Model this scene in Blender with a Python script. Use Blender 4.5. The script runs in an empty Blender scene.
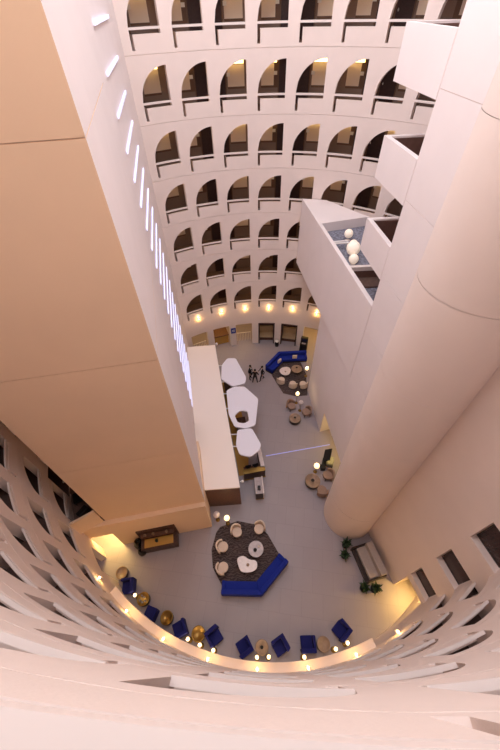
import bpy, bmesh, math, random
from mathutils import Vector, Matrix
random.seed(7)
SC = bpy.context.scene
COL = SC.collection
PI = math.pi

# ------------------------------------------------------------------ camera
f_px, th, ro = 335.924, 0.718581, -0.032602
CAM = Vector((-0.98427, -12.08375, 23.02033))
nad = Vector((0, 0, -1)); fw = Vector((0, 1, 0)); rt = Vector((1, 0, 0))
ax = math.cos(th)*nad + math.sin(th)*fw
up = -math.sin(th)*nad + math.cos(th)*fw
r2 = math.cos(ro)*rt + math.sin(ro)*up
u2 = -math.sin(ro)*rt + math.cos(ro)*up
cd = bpy.data.cameras.new('camera'); cam = bpy.data.objects.new('camera', cd); COL.objects.link(cam)
cd.sensor_fit = 'HORIZONTAL'; cd.sensor_width = 36; cd.lens = 36*f_px/500; cd.clip_start = 0.05; cd.clip_end = 200
m3 = Matrix((r2, u2, -ax)).transposed()
cam.matrix_world = Matrix.Translation(CAM) @ m3.to_4x4()
SC.camera = cam

# ------------------------------------------------------------------ world, skylight, added fill lights, exposure
w = bpy.data.worlds.new('world'); SC.world = w; w.use_nodes = True
bg = w.node_tree.nodes['Background']; bg.inputs[0].default_value = (0.86, 0.86, 1.0, 1); bg.inputs[1].default_value = 1.0
def area_light(name, loc, size, power, col, shape='DISK', rot=(0, 0, 0), size_y=None, spread=None):
    l = bpy.data.lights.new(name, 'AREA'); l.shape = shape; l.size = size; l.energy = power; l.color = col
    if size_y: l.size_y = size_y
    if spread: l.spread = spread
    o = bpy.data.objects.new(name, l); o.location = loc; o.rotation_euler = rot; COL.objects.link(o); return o
area_light('skylight_daylight', (0, 0, 37.6), 20, 1700, (0.92, 0.94, 1.0))
def fill_light(name, loc, r, power, col):
    l = bpy.data.lights.new(name, 'POINT'); l.energy = power; l.color = col; l.shadow_soft_size = r
    o = bpy.data.objects.new(name, l); o.location = loc; COL.objects.link(o)
for p_, e_ in (((-4, -7.5, 31), 1280), ((0.5, -5.0, 26.8), 420), ((-1.5, 5.5, 30.5), 1350), ((-1.5, -1, 30), 1150)):
    fill_light('shaft_fill_light', p_, 2.2, e_, (1.0, 0.94, 0.93))  # added fill above the view, brightens the shaft walls; no fixture hangs here
SC.view_settings.view_transform = 'Standard'; SC.view_settings.look = 'None'
SC.view_settings.gamma = 1; SC.view_settings.use_curve_mapping = False
SC.view_settings.exposure = -0.05
SC.cycles.max_bounces = 14; SC.cycles.diffuse_bounces = 10; SC.cycles.sample_clamp_indirect = 6

# ------------------------------------------------------------------ materials
def lin(c):
    return tuple(((v/255)/12.92 if v/255 <= .04045 else ((v/255+.055)/1.055)**2.4) for v in c)
def mat(name, rgb, rough=.6, metal=0, var=0, scale=6, bump=0, bscale=40, emit=None, es=0, spec=.4, trans=0):
    m = bpy.data.materials.new(name); m.use_nodes = True
    nt = m.node_tree; b = nt.nodes['Principled BSDF']; c = lin(rgb)
    b.inputs['Base Color'].default_value = (*c, 1); b.inputs['Roughness'].default_value = rough
    b.inputs['Metallic'].default_value = metal; b.inputs['Specular IOR Level'].default_value = spec
    if trans: b.inputs['Transmission Weight'].default_value = trans
    tc = nt.nodes.new('ShaderNodeTexCoord')
    if var:
        n = nt.nodes.new('ShaderNodeTexNoise'); n.inputs['Scale'].default_value = scale; n.inputs['Detail'].default_value = 5
        nt.links.new(tc.outputs['Object'], n.inputs['Vector'])
        r = nt.nodes.new('ShaderNodeValToRGB'); r.color_ramp.elements[0].position = .3; r.color_ramp.elements[1].position = .7
        r.color_ramp.elements[0].color = (*[v*(1-var) for v in c], 1); r.color_ramp.elements[1].color = (*[min(1, v*(1+var)) for v in c], 1)
        nt.links.new(n.outputs['Fac'], r.inputs['Fac']); nt.links.new(r.outputs['Color'], b.inputs['Base Color'])
    if bump:
        n = nt.nodes.new('ShaderNodeTexNoise'); n.inputs['Scale'].default_value = bscale; n.inputs['Detail'].default_value = 4
        nt.links.new(tc.outputs['Object'], n.inputs['Vector'])
        bp = nt.nodes.new('ShaderNodeBump'); bp.inputs['Strength'].default_value = bump; bp.inputs['Distance'].default_value = .02
        nt.links.new(n.outputs['Fac'], bp.inputs['Height']); nt.links.new(bp.outputs['Normal'], b.inputs['Normal'])
    if emit:
        b.inputs['Emission Color'].default_value = (*lin(emit), 1); b.inputs['Emission Strength'].default_value = es
    return m
M = {}
M['ring'] = mat('ring_plaster', (228, 215, 209), .8, var=.02, scale=1.2, bump=.15)
M['coping'] = mat('coping_plaster', (226, 216, 212), .7)
M['white'] = mat('white_plaster', (229, 221, 221), .8, var=.02, scale=.8, bump=.1)
M['peach'] = mat('warm_lit_plaster', (236, 209, 180), .8, var=.025, scale=.5, bump=.15)  # beige plaster with the warm lamp light mixed into its colour
M['column'] = mat('column_plaster', (229, 215, 208), .75, var=.02, scale=.8, bump=.1)
M['slab'] = mat('gallery_concrete', (215, 200, 190), .8)
M['soffit'] = mat('gallery_soffit', (225, 212, 200), .8)
M['carpet'] = mat('gallery_carpet', (112, 92, 86), .95, var=.25, scale=30)
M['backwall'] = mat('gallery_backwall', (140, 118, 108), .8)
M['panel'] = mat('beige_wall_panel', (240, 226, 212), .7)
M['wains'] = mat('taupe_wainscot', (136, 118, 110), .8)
M['door'] = mat('dark_door_wood', (62, 44, 46), .5, var=.2, scale=12)
M['frame'] = mat('door_frame_brown', (108, 82, 66), .5)
M['sign'] = mat('sign_white', (240, 240, 240), .4)
M['line'] = mat('joint_line', (205, 185, 172), .9)  # slightly darker tone of the joints between wall sections
M['darkwood'] = mat('dark_brown_wood', (74, 50, 40), .45, var=.3, scale=9)
M['walnut'] = mat('walnut_wood', (96, 64, 46), .45, var=.25, scale=10)
M['gold'] = mat('brass_metal', (150, 118, 62), .35, metal=.8)
M['goldpanel'] = mat('gold_panel', (190, 148, 74), .5, metal=.2)
M['black'] = mat('black_matte', (20, 19, 22), .5)
M['blackg'] = mat('black_gloss', (14, 14, 18), .15)
M['blue'] = mat('royal_blue_velvet', (8, 36, 138), .85, var=.15, scale=20)
M['navy'] = mat('navy_blue_velvet', (18, 24, 98), .85, var=.15, scale=20)
M['cream'] = mat('cream_upholstery', (214, 196, 180), .85, var=.05, scale=20)
M['taupe'] = mat('taupe_upholstery', (150, 124, 110), .85, var=.08, scale=20)
M['leg'] = mat('dark_leg', (46, 34, 30), .4)
M['marble'] = mat('pale_marble', (222, 210, 208), .2, var=.08, scale=5)
M['stone'] = mat('grey_stone', (172, 158, 158), .25, var=.15, scale=6)
M['bronze'] = mat('brown_drum_top', (150, 126, 108), .35, var=.15, scale=6)
M['canopy'] = mat('white_canopy', (236, 236, 248), .5)
M['steel'] = mat('white_steel', (225, 222, 222), .4)
M['grey'] = mat('grey_fabric', (168, 158, 154), .8, var=.06, scale=15)
M['leaf'] = mat('dark_green_leaf', (40, 62, 34), .6, var=.35, scale=8)
M['led'] = mat('led_white', (235, 235, 250), .4, emit=(196, 208, 255), es=1.0)
M['ledfloor'] = mat('led_floor_line', (170, 175, 235), .4, emit=(150, 155, 255), es=.22)
M['warmbulb'] = mat('warm_bulb', (255, 235, 200), .4, emit=(255, 214, 150), es=14)
M['globe'] = mat('warm_globe_shade', (255, 240, 215), .4, emit=(255, 214, 150), es=2.2)
M['paleglobe'] = mat('unlit_glass_globe', (206, 192, 190), .3)
M['lantern'] = mat('paper_lantern', (250, 238, 224), .7, emit=(255, 235, 210), es=.25)
M['downlight'] = mat('downlight_lens', (255, 225, 160), .4, emit=(255, 206, 120), es=7)
M['glass'] = mat('dark_window_glass', (56, 38, 36), .2, var=.25, scale=14)
M['bluesign'] = mat('blue_sign_face', (28, 48, 140), .4)
M['screen'] = mat('dark_screen', (38, 40, 60), .12)
M['skin'] = mat('skin', (196, 150, 125), .6)
M['suit'] = mat('black_suit', (22, 22, 28), .8)
M['hair'] = mat('dark_hair', (28, 20, 18), .7)
M['greyblue'] = mat('terrace_carpet', (122, 124, 138), .95, var=.5, scale=9)
M['lining'] = mat('brown_lining', (104, 76, 68), .75, var=.12)
M['skyframe'] = mat('ceiling_plaster', (235, 228, 226), .8)

def floor_material():
    m = bpy.data.materials.new('stone_floor_tiles'); m.use_nodes = True; nt = m.node_tree; b = nt.nodes['Principled BSDF']
    tc = nt.nodes.new('ShaderNodeTexCoord'); mp = nt.nodes.new('ShaderNodeMapping'); mp.inputs['Rotation'].default_value = (0, 0, .16)
    br = nt.nodes.new('ShaderNodeTexBrick'); br.offset = 0.5
    br.inputs['Scale'].default_value = 1.0; br.inputs['Brick Width'].default_value = 1.2; br.inputs['Row Height'].default_value = 1.2
    br.inputs['Mortar Size'].default_value = .012
    br.inputs['Color1'].default_value = (*lin((158, 149, 154)), 1); br.inputs['Color2'].default_value = (*lin((155, 146, 151)), 1)
    br.inputs['Mortar'].default_value = (*lin((148, 139, 144)), 1)
    n = nt.nodes.new('ShaderNodeTexNoise'); n.inputs['Scale'].default_value = .6; n.inputs['Detail'].default_value = 6
    mx = nt.nodes.new('ShaderNodeMixRGB'); mx.blend_type = 'MULTIPLY'; mx.inputs[0].default_value = .25
    r = nt.nodes.new('ShaderNodeValToRGB'); r.color_ramp.elements[0].position = .3; r.color_ramp.elements[1].position = .7
    r.color_ramp.elements[0].color = (.75, .75, .78, 1); r.color_ramp.elements[1].color = (1, 1, 1, 1)
    L = nt.links.new
    L(tc.outputs['Object'], mp.inputs[0]); L(mp.outputs[0], br.inputs['Vector']); L(tc.outputs['Object'], n.inputs['Vector'])
    L(n.outputs['Fac'], r.inputs[0]); L(br.outputs['Color'], mx.inputs[1]); L(r.outputs[0], mx.inputs[2]); L(mx.outputs[0], b.inputs['Base Color'])
    b.inputs['Roughness'].default_value = .45
    return m
M['floor'] = floor_material()
def rug_material():
    m = bpy.data.materials.new('patterned_rug'); m.use_nodes = True; nt = m.node_tree; b = nt.nodes['Principled BSDF']
    tc = nt.nodes.new('ShaderNodeTexCoord'); wv = nt.nodes.new('ShaderNodeTexWave'); wv.wave_type = 'RINGS'
    wv.inputs['Scale'].default_value = 2.2; wv.inputs['Distortion'].default_value = 14; wv.inputs['Detail'].default_value = 3; wv.inputs['Detail Scale'].default_value = 1.2
    r = nt.nodes.new('ShaderNodeValToRGB'); r.color_ramp.elements[0].position = .35; r.color_ramp.elements[1].position = .75
    r.color_ramp.elements[0].color = (*lin((58, 47, 48)), 1); r.color_ramp.elements[1].color = (*lin((92, 79, 77)), 1)
    nt.links.new(tc.outputs['Object'], wv.inputs['Vector']); nt.links.new(wv.outputs['Fac'], r.inputs[0]); nt.links.new(r.outputs[0], b.inputs['Base Color'])
    b.inputs['Roughness'].default_value = .95
    return m
M['rug'] = rug_material()

# ------------------------------------------------------------------ mesh helpers
class MB:
    def __init__(s): s.bm = bmesh.new(); s.mi = 0
    def face(s, pts, mi=None):
        vs = [s.bm.verts.new(p) for p in pts]
        try:
            f = s.bm.faces.new(vs); f.material_index = s.mi if mi is None else mi; return f
        except ValueError: return None
    def prism(s, poly, z0, z1, mi=None, bev=0):
        n = len(poly); b2 = bmesh.new()
        lo = [b2.verts.new((p[0], p[1], z0)) for p in poly]; hi = [b2.verts.new((p[0], p[1], z1)) for p in poly]
        b2.faces.new(lo[::-1]); b2.faces.new(hi)
        for i in range(n): b2.faces.new((lo[i], lo[(i+1) % n], hi[(i+1) % n], hi[i]))
        if bev: bmesh.ops.bevel(b2, geom=b2.edges[:], offset=bev, segments=2, affect='EDGES', profile=.6)
        bmesh.ops.recalc_face_normals(b2, faces=b2.faces[:])
        s.merge(b2, mi)
    def merge(s, b2, mi=None, mtx=None, smooth=False):
        if mtx: bmesh.ops.transform(b2, matrix=mtx, verts=b2.verts[:])
        m = {}
        for v in b2.verts: m[v] = s.bm.verts.new(v.co)
        for f in b2.faces:
            try: nf = s.bm.faces.new([m[v] for v in f.verts])
            except ValueError: continue
            nf.material_index = s.mi if mi is None else mi; nf.smooth = smooth or f.smooth
        b2.free()
    def box(s, c, size, rz=0, bev=0, mi=None, mtx=None):
        b2 = bmesh.new(); bmesh.ops.create_cube(b2, size=1)
        bmesh.ops.scale(b2, vec=size, verts=b2.verts[:])
        if bev: bmesh.ops.bevel(b2, geom=b2.edges[:], offset=bev, segments=2, affect='EDGES', profile=.6)
        t = Matrix.Translation(c) @ Matrix.Rotation(rz, 4, 'Z')
        if mtx: t = mtx @ t
        s.merge(b2, mi, t)
    def lathe(s, prof, c=(0, 0, 0), n=24, mi=None, smooth=True, a0=0, a1=2*PI):
        full = abs(a1-a0-2*PI) < 1e-6; k = n if full else n+1
        rings = []
        for (r, z) in prof:
            if r < 1e-5: rings.append([s.bm.verts.new((c[0], c[1], c[2]+z))])
            else: rings.append([s.bm.verts.new((c[0]+r*math.cos(a0+(a1-a0)*i/n), c[1]+r*math.sin(a0+(a1-a0)*i/n), c[2]+z)) for i in range(k)])
        for A, B in zip(rings, rings[1:]):
            for i in range(n):
                j = (i+1) % k
                if len(A) == 1 and len(B) == 1: continue
                vs = [A[0], B[j], B[i]] if len(A) == 1 else ([A[i], A[j], B[0]] if len(B) == 1 else [A[i], A[j], B[j], B[i]])
                try:
                    f = s.bm.faces.new(vs); f.smooth = smooth; f.material_index = s.mi if mi is None else mi
                except ValueError: pass
    def tube(s, pts, r, n=8, mi=None):
        pts = [Vector(p) for p in pts]; rings = []
        for i, p in enumerate(pts):
            d = (pts[min(i+1, len(pts)-1)]-pts[max(i-1, 0)]).normalized()
            a = d.orthogonal().normalized(); b = d.cross(a)
            if rings:
                a = (pa - d*pa.dot(d)).normalized(); b = d.cross(a)
            pa = a
            rr = r[i] if isinstance(r, (list, tuple)) else r
            rings.append([s.bm.verts.new(p+rr*(math.cos(2*PI*k/n)*a+math.sin(2*PI*k/n)*b)) for k in range(n)])
        for A, B in zip(rings, rings[1:]):
            for i in range(n):
                f = s.bm.faces.new((A[i], A[(i+1) % n], B[(i+1) % n], B[i])); f.smooth = True; f.material_index = s.mi if mi is None else mi
        for e in (rings[0][::-1], rings[-1]):
            f = s.bm.faces.new(e); f.material_index = s.mi if mi is None else mi
    def sphere(s, c, r, n=20, mi=None, sz=1):
        s.lathe([(r*math.sin(PI*i/12), -r*sz*math.cos(PI*i/12)) for i in range(13)], c, n, mi)
    def mesh(s, name, mats):
        me = bpy.data.meshes.new(name); bmesh.ops.recalc_face_normals(s.bm, faces=s.bm.faces[:]) if getattr(s, 'recalc', True) else None
        s.bm.to_mesh(me); s.bm.free()
        for m in (mats if isinstance(mats, (list, tuple)) else [mats]): me.materials.append(m)
        return me
    def build(s, name, mats, parent=None, loc=(0, 0, 0), rz=0):
        o = bpy.data.objects.new(name, s.mesh(name, mats)); COL.objects.link(o)
        o.location = loc; o.rotation_euler = (0, 0, rz)
        if parent: o.parent = parent
        return o
def tag(o, label=None, cat=None, group=None, kind=None):
    if label: o['label'] = label
    if cat: o['category'] = cat
    if group: o['group'] = group
    if kind: o['kind'] = kind
    return o
def struct(o): o['kind'] = 'structure'; return o
def empty(name, loc, rz=0, **k):
    o = bpy.data.objects.new(name, None); COL.objects.link(o); o.location = loc; o.rotation_euler = (0, 0, rz); o.empty_display_size = .2
    return tag(o, **k)
def kids(o): return [c for c in bpy.data.objects if c.parent == o]
def copy_tree(o, loc, rz, scale=None, **k):
    def rec(x, par):
        c = x.copy(); COL.objects.link(c)
        if par: c.parent = par
        for ch in kids(x): rec(ch, c)
        return c
    c = rec(o, None); c.location = loc; c.rotation_euler = (0, 0, rz)
    return tag(c, **k)
def P(a, r, z):                       # azimuth in degrees clockwise from +y
    a = math.radians(a); return (r*math.sin(a), r*math.cos(a), z)
ORD = ['zeroth', 'first', 'second', 'third', 'fourth', 'fifth', 'sixth', 'seventh', 'eighth', 'ninth', 'tenth', 'eleventh', 'twelfth',
       'thirteenth', 'fourteenth', 'fifteenth', 'sixteenth', 'seventeenth', 'eighteenth', 'nineteenth', 'twentieth', 'twenty-first']

# ------------------------------------------------------------------ the ring wall
R = 12.24; T = .34; TP = .12; HL = 2.8
def zr(k): return (k+.86)*HL         # top of the rail of gallery k
A_L, A_S, A_R = -.2, .50, 7.0        # opening left, slit right, opening right (degrees in a cell starting at -1.6)
def arc(a): return 1.42*math.sqrt(max(0, 1-((A_R-a)/(A_R-A_L))**2))
def quadring(mb, a0, a1, r, z0a, z0b, z1a, z1b, mi=0):
    mb.face([P(a0, r, z0a), P(a0, r, z1a), P(a1, r, z1b), P(a1, r, z0b)], mi)
def gallery_wall_mesh(open_landing=False):
    mb = MB(); mb.recalc = False
    zb, zt = -.945, 1.842
    for c in range(36):
        o = c*10 + (1.15 if 12 <= c <= 25 else 0)
        if open_landing and c == 25: continue
        xs = [A_L + (A_S-A_L)*i/2 for i in range(3)]
        xs2 = [A_S + (A_R-A_S)*i/12 for i in range(13)]
        for r, sgn in ((R, 1), (R+T, -1)):
            def q(a0, a1, z0a, z0b, z1a, z1b, rr=None):
                r_ = rr if (rr and sgn < 0) else r
                pts = [P(o+a0, r_, z0a), P(o+a1, r_, z0b), P(o+a1, r_, z1b), P(o+a0, r_, z1a)]
                mb.face(pts if sgn > 0 else pts[::-1], 0)
            q(-1.6, A_L, zb, zb, zt, zt); (open_landing and c == 24) or q(A_R, 8.4, zb, zb, zt, zt)
            for x0, x1 in zip(xs, xs[1:]):
                q(x0, x1, zb, zb, -.80, -.80); q(x0, x1, arc(x0), arc(x1), zt, zt)
            for x0, x1 in zip(xs2, xs2[1:]):
                q(x0, x1, zb, zb, -.24, -.24, R+TP); q(x0, x1, arc(x0), arc(x1), zt, zt)
        # reveals
        def rev(a0, z0, a1, z1, t=T): mb.face([P(o+a0, R, z0), P(o+a1, R, z1), P(o+a1, R+t, z1), P(o+a0, R+t, z0)], 0)
        rev(A_L, -.80, A_S, -.80); rev(A_S, -.80, A_S, -.24, .5)
        for x0, x1 in zip(xs2, xs2[1:]): rev(x0, -.24, x1, -.24, TP)
        rev(A_R, -.80, A_R, arc(A_R)); allx = xs+xs2[1:]
        for x0, x1 in zip(allx, allx[1:]): rev(x1, arc(x1), x0, arc(x0))
        rev(A_L, 0, A_L, -.80)
        for x0, x1 in ((-1.6, A_L), (A_R, 8.4)): rev(x0, zb, x1, zb)
        for x0, x1 in zip(allx, allx[1:]): rev(x0, zb, x1, zb)
        for i in range(4):
            x0, x1 = -1.6+i*2.5, -1.6+(i+1)*2.5
            rev(x1, zt, x0, zt)
    return mb.mesh('wall_gallery_ring', [M['ring']])
def ring_slab(mb, r0, r1, z0, z1, a0=0, a1=360, n=72, mi=0, mtop=None):
    mt = mi if mtop is None else mtop
    for i in range(n):
        x0 = a0+(a1-a0)*i/n; x1 = a0+(a1-a0)*(i+1)/n
        mb.face([P(x0, r0, z1), P(x0, r1, z1), P(x1, r1, z1), P(x1, r0, z1)], mt)
        mb.face([P(x0, r0, z0), P(x1, r0, z0), P(x1, r1, z0), P(x0, r1, z0)], mi)
        mb.face([P(x0, r0, z0), P(x0, r0, z1), P(x1, r0, z1), P(x1, r0, z0)], mi)
        mb.face([P(x0, r1, z0), P(x1, r1, z0), P(x1, r1, z1), P(x0, r1, z1)], mi)
    if a1-a0 < 359:
        for x in (a0, a1): mb.face([P(x, r0, z0), P(x, r1, z0), P(x, r1, z1), P(x, r0, z1)], mi)
def backwall_mesh():
    # rear wall of the gallery: paired doors stand every 20 degrees, framed beige panels between them
    mb = MB(); RB = R+2.0
    N = 360
    for i in range(N):
        a0, a1 = i, i+1
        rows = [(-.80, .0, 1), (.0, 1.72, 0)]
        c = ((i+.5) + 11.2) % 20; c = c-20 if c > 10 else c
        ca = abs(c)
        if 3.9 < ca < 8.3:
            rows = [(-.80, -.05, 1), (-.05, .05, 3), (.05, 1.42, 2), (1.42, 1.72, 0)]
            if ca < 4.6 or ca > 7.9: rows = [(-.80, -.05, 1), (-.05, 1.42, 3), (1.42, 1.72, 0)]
        for z0, z1, mi in rows:
            mb.face([P(a0, RB, z0), P(a1, RB, z0), P(a1, RB, z1), P(a0, RB, z1)], mi)
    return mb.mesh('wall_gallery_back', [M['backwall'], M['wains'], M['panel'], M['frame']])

NTOP = 12
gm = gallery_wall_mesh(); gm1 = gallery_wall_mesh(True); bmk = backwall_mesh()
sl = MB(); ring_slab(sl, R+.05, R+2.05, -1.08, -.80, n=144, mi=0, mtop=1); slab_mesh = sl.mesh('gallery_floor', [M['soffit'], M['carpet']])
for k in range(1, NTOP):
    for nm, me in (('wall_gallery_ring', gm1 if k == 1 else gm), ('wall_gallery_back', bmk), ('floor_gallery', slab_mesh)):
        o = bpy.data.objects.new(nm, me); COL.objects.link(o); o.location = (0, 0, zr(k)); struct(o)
# handrails: individual things on the far side, cast with the wall elsewhere
def rail_mb(mb, o): 
    for i in range(6):
        x0 = o+A_L+(A_R-A_L)*i/6; x1 = o+A_L+(A_R-A_L)*(i+1)/6
        ring_slab(mb, R-.010, R+.06, -.09, 0, x0, x1, 1)
FAR = list(range(-3, 5))
mb = MB()
for c in range(36):
    a = c if c < 18 else c-36
    if a not in FAR: rail_mb(mb, c*10 + (1.15 if 12 <= c <= 25 else 0))
rest = mb.mesh('trim_rail', [M['coping']])
for k in range(1, NTOP):
    o = bpy.data.objects.new('trim_rail', rest); COL.objects.link(o); o.location = (0, 0, zr(k)); struct(o)
mb = MB(); rail_mb(mb, 0); rail_me = mb.mesh('handrail', [M['coping']])
VIS = {7: (-3, 3), 6: (-3, 3), 5: (-3, 3), 4: (-3, 3), 3: (-3, 1), 2: (-3, 1), 1: (-3, 2)}
for k in range(1, 8):
    lo, hi = VIS[k]
    for j, c in enumerate(FAR):
        o = bpy.data.objects.new('handrail', rail_me); COL.objects.link(o)
        o.location = (0, 0, zr(k)); o.rotation_euler = (0, 0, -math.radians(c*10))
        n = c-lo+1
        lab = 'white handrail, %s opening from the left, %s gallery above the lobby' % (ORD[n], ORD[k])
        tag(o, lab, 'handrail', 'handrails of the far galleries')

# ground storey of the ring
def ground_ring():
    mb = MB(); zt = zr(1)-.95
    for c in range(36):
        o = c*10; az = o if o < 180 else o-360
        op = (-40 <= az <= 60) or az in (-120, -130, 130)
        segs = [(-1.6, A_L, 0), (A_R, 8.4, 0)]
        for s in segs:
            ring_slab(mb, R, R+T, 0, zt, o+s[0], o+s[1], 1)
        ring_slab(mb, R, R+T, 2.55 if op else 0, zt, o+A_L, o+A_R, 5)
    return mb
struct(ground_ring().build('wall_ground_ring', [M['ring']]))
mb = MB(); ring_slab(mb, R+3.0, R+3.2, 0, 4.2, n=120); struct(mb.build('wall_ground_back', [M['goldpanel']]))
mb = MB(); mb.lathe([(0, 0), (16, 0)], n=96, smooth=False); mb.lathe([(0, -.3), (16, -.3), (16, 0)], n=96, smooth=False)
struct(mb.build('floor', [M['floor']]))
# roof: ceiling ring with a round rooflight the day comes through
mb = MB(); ring_slab(mb, R-1.2, R+2.4, zr(NTOP)-.95, zr(NTOP)-.65, n=96); struct(mb.build('ceiling', [M['skyframe']]))
mb = MB(); ring_slab(mb, R+2.1, R+2.4, 4.2, zr(NTOP)-.9, n=96); struct(mb.build('wall_outer', [M['backwall']]))
mb = MB()
for i in range(-5, 6):
    x = i*2.0; L = 2*math.sqrt(max(0, 11.04**2-x*x))
    mb.box((x, 0, zr(NTOP)-.8), (.08, L, .2)); mb.box((0, x, zr(NTOP)-.8), (L, .08, .2))
struct(mb.build('window_rooflight_bars', [M['steel']]))

# ------------------------------------------------------------------ the left slab
def V2(a, b, t): return (a[0]+(b[0]-a[0])*t, a[1]+(b[1]-a[1])*t)
E1 = (-3.82, -4.77); E2 = (-9.35, -5.65); E3 = (-5.03, 1.03); E4 = (-6.62, 10.75)
ZT = zr(NTOP)-.95
far1 = (-12.2, -2.6); far2 = (-10.5, 7.2)
mb = MB()
joints = [3.72, 9.7, 15.52, 21.33, 27.1, ZT]
dirf = Vector((E2[0]-E1[0], E2[1]-E1[1])).normalized()
inn = Vector((dirf.y, -dirf.x)); inn = inn if inn.y > 0 else -inn
for z0, z1 in zip(joints, joints[1:]):
    mb.prism([E1, E3, far2, (-12.1, 1.5), (-11.9, -2.6), E2], z0+.012, z1-.012)
    q = .03
    mb.prism([(E1[0]-.02, E1[1]+.03), (E3[0]-.02, E3[1]), far2, (-12.1, 1.5), (-11.9, -2.5), (E2[0]+.02, E2[1]+.03)], z1-.012, min(z1+.012, ZT), 1)
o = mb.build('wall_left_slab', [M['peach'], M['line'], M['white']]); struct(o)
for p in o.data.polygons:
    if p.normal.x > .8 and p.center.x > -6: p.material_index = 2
# return wall with the light strips
mb = MB(); mb.prism([E3, E4, far2, (-8, 2)], 0, ZT); struct(mb.build('wall_left_return', [M['white']]))
nd = Vector((.987, .161, 0)); ld = Vector((-.161, .987, 0))
zs = [3.62+.925*i for i in range(0, 11)]+[13.75, 14.62, 15.5, 16.42, 17.36, 18.3, 19.26, 20.3, 21.38, 22.5]
for i, z in enumerate(zs):
    c = Vector((E3[0], E3[1], z)) + ld*3.35 + nd*.035
    e = empty('light_strip', c, math.atan2(ld.y, ld.x), label='glowing light strip on the white left wall, %s counting up from the lobby' % ORD[i+1], cat='light strip', group='light strips up the left wall')
    m1 = MB(); m1.box((0, -.01, 0), (4.55, .04, .10), bev=.01); m1.build('diffuser', [M['led']], e)
    m1 = MB(); m1.box((0, .0, -.05), (4.6, .05, .02)); m1.build('housing', [M['steel']], e)

# plinth under the slab
PF0 = (-3.79, -5.03); PFm = (-9.35, -5.92); PF1 = (-10.75, -6.15)
mb = MB()
mb.prism([PF0, (-4.5, -.8), (-9.5, -1.4), PFm], 0, 3.72)
mb.prism([(PFm[0]+.01, PFm[1]), (-9.2, -5.3), (-11.9, -4.9), (-10.9, -6.18)], 2.24, 3.72)
struct(mb.build('wall_left_plinth', [M['peach']]))
mb = MB(); mb.prism([(-9.0, -5.5), (-9.2, -2.0), (-12.2, -2.4), (-12.2, -5.2), (-10.55, -6.35), (-9.45, -5.7)], 3.74, 4.26); struct(mb.build('floor_landing', [M['carpet']]))
mb = MB(); a = Vector((-9.40, -5.68)); b = Vector((-10.5, -6.34)); n2 = Vector((b.y-a.y, a.x-b.x)).normalized()*-.12
mb.prism([a, b, b+n2*-1, a+n2*-1], 3.72, 5.2); struct(mb.build('wall_landing_parapet', [M['peach']]))

# service box (reception building) in front of the slab
BX = [(-1.83, -3.62), (-3.94, 9.16), (-6.5, 9.0), (-4.2, -3.72)]
mb = MB(); mb.prism([V2(BX[0], BX[3], .01), V2(BX[1], BX[2], .01), BX[2], BX[3]], 0, 2.72)
o = mb.build('wall_service_box', [M['walnut']]); struct(o)
mb = MB(); mb.prism(BX, 2.72, 2.84); mb.box((0, 0, 0), (.001, .001, .001)); struct(mb.build('ceiling_service_box', [mat('box_roof', (248, 238, 230), .7)]))

# ------------------------------------------------------------------ the right mass
PA = (4.53, -.1); PB = (4.36, 1.88); PC = (3.99, 6.05)
def onwall(y): return 4.36+(1.88-y)*.088
mb = MB()
# core, shaft above the lobby opening
core = [(4.53, -.10), (onwall(-3.2), -3.2), (6.3, -5.7), (9.5, -5.6), (11.8, -1), (11.5, 1.2)]
for z0, z1 in ((2.7, 9.6), (9.6, 12.48), (12.48, 15.3), (15.3, 18.2), (18.2, 21.13), (21.13, ZT)):
    mb.prism(core, z0+.008, z1-.008); mb.prism([(4.55, -.12), (onwall(-3.2)+.02, -3.2), (6.35, -5.6), (9.4, -5.5), (11.7, -1), (11.4, 1.1)], z1-.009, min(z1+.009, ZT-.01), 1)
o = mb.build('wall_core', [M['white'], M['line']]); struct(o)
mb = MB(); mb.prism([PA, PB, PC, (7.5, 6.6), (10.6, 5.0), (11, 0)], 2.6, 9.0)
mb.prism([PB, PC, (7.5, 6.6), (9.5, 5.0), (5.22, 2.08)], 0, 2.62)
struct(mb.build('wall_right_lower', [M['white']]))
mb = MB(); mb.prism([(6.9, 1.9), (6.9, -5.2), (7.2, -5.2), (7.2, 1.9)], 0, 2.7); struct(mb.build('wall_lounge_back', [M['goldpanel']]))
# cantilevered terrace box
zf = 12.5; zp = 13.7
L0 = (4.5, -.15); L1 = (2.93, 11.75)
def lerp3(y): return L0[0]+(L1[0]-L0[0])*(y-L0[1])/(L1[1]-L0[1])
mb = MB()
mb.prism([L0, L1, (5.5, 11.0), (8.5, 8.9), (10.8, 5.4), (12, 1.5), (11, 0)], 8.95, zf, 0)
struct(mb.build('wall_terrace_box', [M['white']]))
mb = MB(); mb.prism([(L0[0]+.3, -.05), (lerp3(8.2)+.3, 8.0), (7.0, 8.7), (9.0, 7.8), (11, 5), (11.6, 1.2)], zf, zf+.02); struct(mb.build('floor_terrace_carpet', [M['greyblue']]))
mb = MB()
mb.prism([L0, L1, (4.5, 11.37), (6.45, 8.95), (6.7, 8.72), (lerp3(8.0)+.22, 8.0), (L0[0]+.22, -.1)], zf, zp)
struct(mb.build('wall_terrace_parapet', [M['white']]))
ZC = 13.15
mb = MB(); mb.prism([(lerp3(4.05)+.23, 4.05), (lerp3(7.98)+.23, 7.98), (6.7, 8.68), (9.0, 7.8), (11, 4.1)], zf, ZC); struct(mb.build('floor_terrace_platform', [M['greyblue']]))
mb = MB(); mb.prism([(lerp3(3.82)+.23, 3.82), (7.4, 3.85), (7.4, 4.04), (lerp3(4.04)+.23, 4.04)], zf+.5, ZC+.08)
struct(mb.build('trim_terrace_beam', [M['coping']]))
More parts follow.
